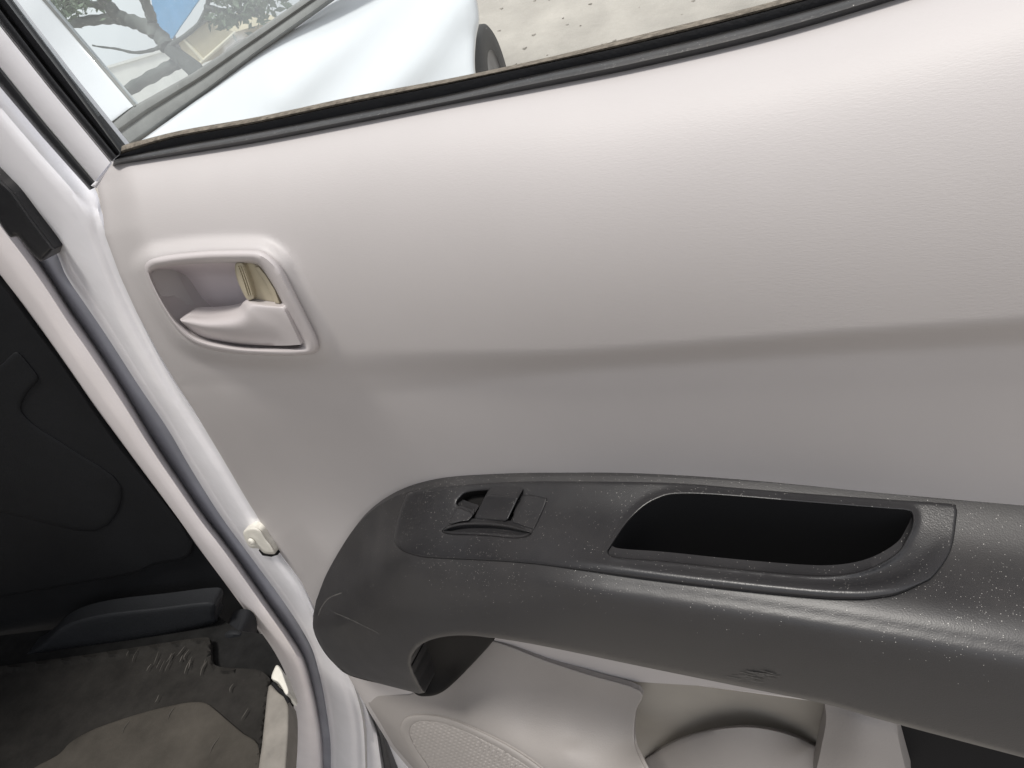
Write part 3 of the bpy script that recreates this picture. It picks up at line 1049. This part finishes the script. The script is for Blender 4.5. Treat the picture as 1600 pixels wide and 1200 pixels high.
# ------------------------------------------------------------------ hinge side of the door shell
G1 = [(-60, 205), (0, 285), (43, 335), (85, 390), (104, 432), (135, 478), (170, 530), (215, 600), (262, 670), (300, 735), (345, 806), (397, 877), (450, 950), (484, 1006), (497, 1045), (507, 1092), (516, 1156), (517, 1210), (518, 1260)]
S1 = [(-60, 60), (0, 136), (66, 214), (140, 297), (158, 345), (190, 436), (250, 560), (300, 640), (342, 705), (400, 804), (428, 853), (470, 912), (500, 975), (540, 1050), (556, 1095), (564, 1137), (567, 1200), (568, 1260)]


def shell_rows(a, b, n=140):
    A = curve(a, 12)
    B = curve(b, 12)
    A = resample(A, 1, False)
    B = resample(B, 1, False)
    return A[np.linspace(0, len(A) - 1, n).round().astype(int)], B[np.linspace(0, len(B) - 1, n).round().astype(int)]


A_, B_ = shell_rows(G1, S1)
rows = []
for k, h in ((0, -.028), (.05, -.018), (.13, -.011), (.25, -.0065), (.42, -.0038), (.6, -.003), (.72, -.0035), (.8, -.005), (.86, -.0055), (.93, -.005), (1.0, -.004), (1.08, -.006)):
    q = A_ + (B_ - A_) * k
    w = ss(300, 420, q[:, 1]) * (1 - ss(520, 640, q[:, 1]))
    hh = np.full(len(q), h)
    hh = hh - (1 - ss(255, 370, q[:, 1])) * 0.022 * ss(.76, 1.05, k)
    rows.append(at(q[:, 0], q[:, 1], hh))
grid_obj('door_shell', rows, M['silver'], door, sharp=70)
# below the armrest: flange and weatherstrip in front of the trim
between([(548, 1060), (566, 1100), (573, 1140), (574, 1200), (575, 1260)], [(556, 1072), (580, 1116), (592, 1150), (600, 1200), (606, 1260)], (0, .2, .55, .85, 1), (-.012, -.008, -.007, -.011, -.02), 'shell_flange', M['silver'], door, skirt=0.01)
between([(556, 1072), (580, 1116), (592, 1150), (600, 1200), (606, 1260)], [(560, 1078), (588, 1122), (606, 1160), (618, 1200), (636, 1260)], (0, .3, .6, 1), (-.02, -.010, -.009, -.018), 'edge_seal', M['rubber'], door, skirt=0.01)
between([(588, 1124), (607, 1162), (622, 1200), (640, 1260)], [(596, 1128), (622, 1172), (646, 1206), (690, 1262)], (0, .3, .7, 1), (-.012, -.008, -.008, -.012), 'inner_flange', M['silver'], door, skirt=0.01)
# fixing clip and its screw
clip = sheet('trim_clip', curve([(380, 832), (386, 826), (398, 824), (408, 829), (416, 842), (424, 852), (430, 864), (424, 866), (412, 864), (404, 857), (392, 856), (384, 846)], 3, True),
             0.006, M['white_bit'], door, step=4, edge=(4, 0.003), skirt=0.012)
cpt = at(np.array(394.), np.array(845.), 0.007)
rr = []
for r, hgt in ((.0038, 0), (.0038, .0015), (.003, .0025), (.0012, .0026), (.0011, .0012), (.0001, .0012)):
    an = np.linspace(0, 2 * math.pi, 20, endpoint=False)
    rr.append(cpt + np.stack([r * np.cos(an), np.full(20, -hgt), r * np.sin(an)], -1))
grid_obj('screw', rr, M['white_bit'], clip, closed=True)
sheet('clip_slot', [(404, 860), (412, 864), (430, 862), (434, 867), (424, 870), (410, 868)], 0.001, M['void'], door, step=4, skirt=0.004)
# rubber stop high on the hinge edge
stop = sheet('rubber_stop', curve([(-30, 258), (4, 284), (22, 302), (50, 342), (82, 384), (84, 391), (72, 404), (66, 408), (60, 406), (46, 392), (29, 371), (17, 371), (6, 358), (-10, 335), (-40, 300)], 3, True),
             0.004, M['rubber'], door, step=5, edge=(7, 0.006), skirt=0.02)

# ------------------------------------------------------------------ car body: pillar and cabin seen past the hinge edge
car = thing('silver_car', 'silver car with dark footwell and pale pillar left of the open door', 'car', (-0.5, 0.0, 0.0))
G0 = [(-60, 250), (0, 330), (40, 382), (72, 428), (110, 487), (150, 545), (195, 615), (240, 690), (290, 765), (320, 808), (360, 860), (420, 945), (455, 995), (475, 1030), (488, 1075), (497, 1120), (502, 1160), (504, 1210), (505, 1260)]
P0 = [(-60, 355), (0, 443), (35, 490), (67, 533), (105, 588), (143, 643), (187, 700), (225, 750), (262, 800), (300, 852), (337, 901), (375, 952), (412, 1002), (432, 1035), (446, 1068), (453, 1100), (447, 1150), (440, 1195), (436, 1260)]
A_, B_ = shell_rows(P0, G0)
rows = []
for k, h in ((-.04, -.06), (0, -.036), (.06, -.024), (.2, -.015), (.4, -.011), (.6, -.011), (.8, -.015), (.93, -.022), (1.0, -.032), (1.12, -.05), (1.2, -.06)):
    q = A_ + (B_ - A_) * k
    rows.append(at(q[:, 0], q[:, 1], np.full(len(q), h)))
grid_obj('door_pillar', rows, M['pillar'], car, sharp=75)
A_, B_ = shell_rows(G0, G1)
rows = []
for k, h in ((-.4, -.045), (0, -.036), (.3, -.031), (.7, -.030), (1.0, -.033), (1.5, -.045)):
    q = A_ + (B_ - A_) * k
    rows.append(at(q[:, 0], q[:, 1], np.full(len(q), h)))
grid_obj('gap_shade', rows, M['gap'], car, sharp=75)  # strip filling the groove; its tone imitates the shade between door and pillar

FLOOR_Z = 0.42
CAB = level(FLOOR_Z)
pA = at(np.array(0.), np.array(1040.), 0., CAB)
pB = at(np.array(320.), np.array(995.), 0., CAB)
e1 = (pB - pA) / np.linalg.norm(pB - pA)
nW = np.array([-e1[1], e1[0], 0.0])          # away from the photographer
WALL = (pB + nW * 0.06, nW)
_p0 = curve(P0, 4)
_p0 = _p0[_p0[:, 1] > 985] + [6, 0]
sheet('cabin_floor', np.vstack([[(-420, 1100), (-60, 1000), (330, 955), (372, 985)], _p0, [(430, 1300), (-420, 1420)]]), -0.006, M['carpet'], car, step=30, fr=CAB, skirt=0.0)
# cabin shell: roof, far side and front bulkhead keep the footwell dark
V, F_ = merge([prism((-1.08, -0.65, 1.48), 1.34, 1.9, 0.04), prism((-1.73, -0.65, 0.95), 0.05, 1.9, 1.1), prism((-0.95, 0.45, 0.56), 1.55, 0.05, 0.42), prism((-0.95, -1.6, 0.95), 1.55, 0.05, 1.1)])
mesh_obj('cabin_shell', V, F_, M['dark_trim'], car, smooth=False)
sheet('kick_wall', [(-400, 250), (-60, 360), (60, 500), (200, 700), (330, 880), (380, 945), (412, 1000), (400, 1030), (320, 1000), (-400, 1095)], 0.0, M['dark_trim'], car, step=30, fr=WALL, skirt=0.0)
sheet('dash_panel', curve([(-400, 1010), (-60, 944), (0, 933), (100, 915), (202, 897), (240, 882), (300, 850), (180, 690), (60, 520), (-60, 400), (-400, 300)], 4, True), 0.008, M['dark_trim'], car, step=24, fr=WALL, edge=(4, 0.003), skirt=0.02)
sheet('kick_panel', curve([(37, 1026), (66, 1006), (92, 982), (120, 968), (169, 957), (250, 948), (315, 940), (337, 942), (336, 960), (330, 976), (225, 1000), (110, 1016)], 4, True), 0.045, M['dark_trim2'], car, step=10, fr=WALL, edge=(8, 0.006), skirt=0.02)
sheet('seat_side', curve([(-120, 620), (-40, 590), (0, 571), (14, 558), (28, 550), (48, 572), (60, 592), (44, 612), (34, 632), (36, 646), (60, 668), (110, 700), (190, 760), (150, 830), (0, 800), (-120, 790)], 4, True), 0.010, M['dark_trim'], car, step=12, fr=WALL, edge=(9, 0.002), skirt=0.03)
# round plug and its bright rim at the end of the kick panel
sheet('seat_rail_cap', curve([(346, 1000), (352, 988), (366, 984), (380, 988), (388, 1004), (386, 1026), (372, 1036), (356, 1034), (348, 1022)], 4, True), 0.062, M['dark_trim2'], car, step=5, fr=WALL, edge=(12, 0.012), skirt=0.03)
ribbon('rail_rim', curve([(334, 1010), (335, 1022), (340, 1031), (349, 1036)], 6), [1 + 7 * math.sin(math.pi * k / 18) for k in range(19)], 0.062, M['white_bit'], car, fr=WALL, hw=0.002, skirt=0.003)
SILL = level(FLOOR_Z + 0.012)
sheet('door_sill', curve([(420, 1072), (432, 1078), (450, 1095), (452, 1140), (448, 1200), (446, 1270), (398, 1270), (404, 1200), (409, 1166), (414, 1120)], 3, True), 0.0, M['sill'], car, step=8, fr=SILL, edge=(5, 0.004), skirt=0.02)
sheet('door_hinge', curve([(424, 1060), (428, 1046), (433, 1039), (440, 1046), (446, 1062), (452, 1080), (447, 1086), (440, 1074), (434, 1066)], 3, True), 0.035, M['white_bit'], car, step=4, fr=CAB, edge=(3, 0.003), skirt=0.02)
ribbon('hinge_gasket', curve([(426, 1066), (434, 1076), (444, 1084), (452, 1098)], 5), 7, 0.028, M['void'], car, fr=CAB, hw=0.003, skirt=0.004)

# floor mat
mat_out = curve([(-120, 1064), (-60, 1052), (0, 1041), (120, 1025), (240, 1007), (316, 996), (328, 1002), (330, 1030), (338, 1040), (360, 1044), (400, 1046), (418, 1056), (422, 1068), (417, 1100), (411, 1150), (404, 1200), (396, 1270), (-120, 1300)], 4, True)
fm = sheet('floor_mat', mat_out, lambda P: 0.006 + 0.004 * np.exp(-((dist(P, mat_out) - 4) / 3.5) ** 2), M['mat'], None, step=6, fr=CAB, skirt=0.006)
fm['label'] = 'dirty black rubber floor mat with dried mud in the footwell'
fm['category'] = 'floor mat'
sheet('worn_patch', curve([(40, 1212), (90, 1180), (109, 1161), (135, 1145), (169, 1131), (225, 1113), (270, 1102), (300, 1097), (322, 1099), (340, 1112), (356, 1126), (380, 1146), (403, 1163), (405, 1200), (398, 1260), (40, 1270)], 4, True), 0.0095, M['pad'], fm, step=8, fr=CAB, edge=(3, 0.001), skirt=0.002)
mudp = []
for k in range(22):
    if k < 16:
        x, y = rng.uniform(195, 318), rng.uniform(1014, 1050)
    else:
        x, y = rng.uniform(150, 410), rng.uniform(1070, 1190)
    l, w = rng.uniform(9, 26), rng.uniform(.35, .75)
    ln = np.array([(x - .25 * l, y + .5 * l), (x - .05 * l, y), (x + .3 * l, y - .5 * l)]) + rng.normal(0, 1.2, (3, 2))
    ln = curve(ln, 3)
    wv = w * np.sin(np.linspace(.35, 2.8, len(ln)))
    a = at(ln[:, 0] - wv, ln[:, 1], 0.0105, CAB)
    b = at(ln[:, 0] + wv, ln[:, 1], 0.0105, CAB)
    c = at(ln[:, 0], ln[:, 1], 0.0105, CAB)
    n_ = len(ln)
    mudp.append((list(a) + list(c) + list(b), [(i, i + 1, n_ + i + 1, n_ + i) for i in range(n_ - 1)] + [(n_ + i, n_ + i + 1, 2 * n_ + i + 1, 2 * n_ + i) for i in range(n_ - 1)]))
V, F_ = merge(mudp)
o = mesh_obj('mud_streaks', V, F_, M['mud'], fm)
o['kind'] = 'stuff'

# ------------------------------------------------------------------ white car beyond the window
wc = thing('white_car', 'white car parked beyond the door window with grey edged windscreen', 'car', (-0.8, 2.2, 0.0))
FW = frame(4.0)
SCR_UP = [(140, 214), (165, 197), (210, 165), (300, 115), (400, 48), (470, 0), (560, -62)]
SCR_LOW = [(190, 240), (228, 214), (330, 140), (400, 86), (520, 0), (600, -60)]
bon = TPS([(190, 240, -.1), (330, 140, -.3), (520, 0, -.5), (620, -60, -.6), (300, 320, .15), (500, 250, .12), (600, 100, -.1), (700, 0, -.25), (735, 60, -.1), (745, 110, .0), (750, -40, -.3), (760, 200, .1), (480, 130, -.1), (420, 200, .02)])
bonnet_out = np.vstack([SCR_LOW, curve([(738, -60), (744, -10), (749, 30), (744, 60), (742, 100), (746, 140), (756, 260), (500, 360), (230, 340)], 4)])
sheet('bonnet', bonnet_out, lambda P: bon(P) + 0.07 * np.exp(-(dist(P, np.array([(440, 150), (560, 40), (660, -60)], float), False) / 30) ** 2) + 0.08 * np.exp(-(dist(P, np.array([(560, 190), (660, 80), (730, -20)], float), False) / 34) ** 2), M['white'], wc, step=14, fr=FW, edge=(16, 0.06), skirt=0.2, back=(-0.8, 0.6, -0.1))
between(SCR_UP, SCR_LOW, (0, .1, .3, .42, .6, .85, 1), (-.42, -.36, -.35, -.38, -.33, -.32, -.38), 'windscreen_cowl', M['cowl'], wc, fr=FW, skirt=0.05, n=40)
scr = TPS([(140, 214, -.35), (300, 115, -.42), (470, 0, -.5), (210, 20, -1.0), (60, -20, -.8), (400, -80, -1.1)])
sheet('windscreen', [(60, -30), (70, 0), (210, 166), (300, 116), (400, 50), (470, 1), (545, -60)], scr, M['screen'], wc, step=24, fr=FW, skirt=0.004)
sheet('screen_pillar', [(-60, -80), (40, -60), (64, -4), (140, 84), (209, 165), (165, 198), (110, 240), (20, 200), (-80, 40)], lambda P: scr(P) + 0.03, M['white'], wc, step=20, fr=FW, edge=(8, 0.02), skirt=0.06)
ribbon('screen_seal', curve([(64, -4), (140, 84), (210, 166)], 8), 2.2, lambda P: scr(P) + 0.034, M['cowl'], wc, fr=FW, hw=0.004, skirt=0.02)
# front wheel in its arch, standing beyond the wing
wc_c = at(np.array(756.), np.array(100.), 0.0, frame(4.85))
wz = 0.13
ctr = np.array([wc_c[0] - 0.02, wc_c[1], wz + 0.0])
axw = np.array([0.97, 0.22, 0.0])
axv = np.cross(axw, [0, 0, 1.0])


def lathe(prof, c, n=48):
    rows_ = []
    an = np.linspace(0, 2 * math.pi, n, endpoint=False)
    for r, x in prof:
        rows_.append(c + axw * x + np.outer(np.cos(an) * r, axv) + np.outer(np.sin(an) * r, [0, 0, 1.0]))
    return rows_


wheel = grid_obj('wheel', lathe([(.24, .09), (.27, .10), (.40, .10), (.425, .085), (.43, .05), (.43, -.05), (.425, -.085), (.40, -.1), (.24, -.1)], ctr), M['tyre'], wc, closed=True)
grid_obj('rim', lathe([(.25, .085), (.24, .07), (.17, .05), (.08, .055), (.05, .075), (.001, .075)], ctr), M['steel'], wheel, closed=True)

# ------------------------------------------------------------------ tree, hut and added blue patch seen through the windscreen
tree = thing('tree', 'grey leafless branching tree seen through the windscreen of the white car', 'tree')
FT = frame(9.0)


def limb(pts, r0, r1, n=6):
    c = curve(pts, n)
    p3 = at(c[:, 0], c[:, 1], 0.0, FT)
    sc_ = np.linalg.norm(at(c[:, 0] + 1, c[:, 1], 0.0, FT) - p3, axis=1)
    k = np.linspace(0, 1, len(c))
    rad = (r0 + (r1 - r0) * k) * 0.5 * sc_ * 0.55 * (1 + 0.12 * np.sin(np.arange(len(c)) * 1.9))
    dep = np.sin(np.linspace(0, 5, len(c))) * 0.12
    p3 = p3 + np.outer(dep, [0.3, 1, 0])
    return tube(p3, rad, 9)


gpt = at(np.array(262.), np.array(74.), 0.0, FT)
trunk_base = np.array([gpt[0] + 0.3, gpt[1] + 0.2, -0.4])
tree.location = (trunk_base[0], trunk_base[1], 0.0)
bpy.context.view_layer.update()
v1 = tube([trunk_base, trunk_base + np.array([-.02, 0, .45]), (trunk_base + gpt) / 2 + np.array([.1, 0, .3]), gpt], [.24, .19, .15, .11], 10)
v2 = limb([(262, 74), (238, 56), (208, 40), (186, 26), (168, -6), (150, -50)], 34, 20)
V, F_ = merge([v1, v2])
mesh_obj('trunk', V, F_, M['bark'], tree)
for pts, a, b in [([(196, 32), (165, 32), (130, 34), (100, 36), (60, 20)], 22, 16), ([(240, 58), (226, 32), (231, 8), (240, -20)], 24, 18), ([(252, 70), (232, 80), (206, 84), (185, 74), (155, 68)], 9, 3),
                  ([(176, 10), (150, 12), (128, 2), (108, -20)], 16, 12), ([(285, 92), (258, 106), (230, 124), (196, 148)], 26, 22), ([(262, 74), (300, 40), (330, -10), (360, -60)], 10, 8), ([(320, 12), (370, 30), (420, 10)], 14, 8)]:
    V, F_ = limb(pts, a, b)
    mesh_obj('branch', V, F_, M['bark'], tree)
V, F_ = [], []
for (cx, cy, s, n) in ((98, 8, 22, 260), (60, -20, 26, 160), (385, 10, 24, 330), (420, -20, 26, 200), (350, 30, 12, 90), (130, -20, 20, 120)):
    for k in range(n):
        u, v = cx + rng.normal(0, s), cy + rng.normal(0, s * .6)
        p = at(np.array(u), np.array(v), rng.normal(0, .35), FT)
        a = rng.normal(0, 1, 3)
        a /= np.linalg.norm(a)
        b = np.cross(a, rng.normal(0, 1, 3))
        b /= np.linalg.norm(b)
        l = rng.uniform(.05, .12)
        o_ = len(V)
        V += [p - a * l, p + b * l * .4, p + a * l, p - b * l * .4]
        F_.append((o_, o_ + 1, o_ + 2, o_ + 3))
mesh_obj('crown', V, F_, M['leaf'], tree, smooth=False)

FH = frame(12.0)
hq = at(np.array(316.), np.array(70.), 0., FH)
hut = thing('hut', 'cream walled hut beyond the tree with pale corner boards', 'hut', (hq[0], hq[1], 0.0))
sheet('wall', [(268, 74), (322, 34), (368, 50), (310, 101), (296, 104)], 0.0, M['plaster'], hut, step=12, fr=FH, skirt=1.5)
ribbon('corner_board', [(284, 58), (298, 74), (316, 94)], 4, 0.03, M['wood'], hut, fr=FH, hw=0.02, skirt=0.05)
ribbon('eaves_board', [(310, 101), (340, 75), (368, 50)], 5, 0.03, M['wood'], hut, fr=FH, hw=0.02, skirt=0.05)
ribbon('roof_edge', [(266, 72), (296, 50), (326, 28)], 6, 0.05, M['cowl'], hut, fr=FH, hw=0.03, skirt=0.2)

wall = thing('added_white_wall', 'added low white wall standing for the white glare behind the tree', 'wall', (-19.0, 13.5, -0.3))
V, F_ = prism((-19.0, 13.5, 0.32), 11.0, 0.2, 1.24)  # wall added to whiten the view below the horizon
mesh_obj('wall_body', V, F_, M['whitewash'], wall, smooth=False)
V, F_ = prism((-19.0, 13.5, 0.97), 11.1, 0.28, 0.06)
mesh_obj('coping', V, F_, M['whitewash'], wall, smooth=False)

FS = frame(11.0)  # added panel and pole for a blue patch reflected in the windscreen
sq = at(np.array(252.), np.array(30.), 0., FS)
blue_patch = thing('blue_patch', 'added rounded blue panel standing for a blue patch in the reflection', 'blue_patch', (sq[0], sq[1], 0.0))
sheet('patch_panel', curve([(238, -40), (290, -40), (312, -10), (300, 14), (282, 40), (266, 62), (254, 56), (244, 34), (238, 10)], 4, True), 0.0, M['blue'], blue_patch, step=12, fr=FS, skirt=0.05)
pb = at(np.array(266.), np.array(60.), -0.05, FS)
V, F_ = tube([(pb[0], pb[1] + .1, -.35), (pb[0], pb[1] + .1, pb[2] + .3)], [.04, .04])
mesh_obj('post', V, F_, M['steel'], blue_patch)
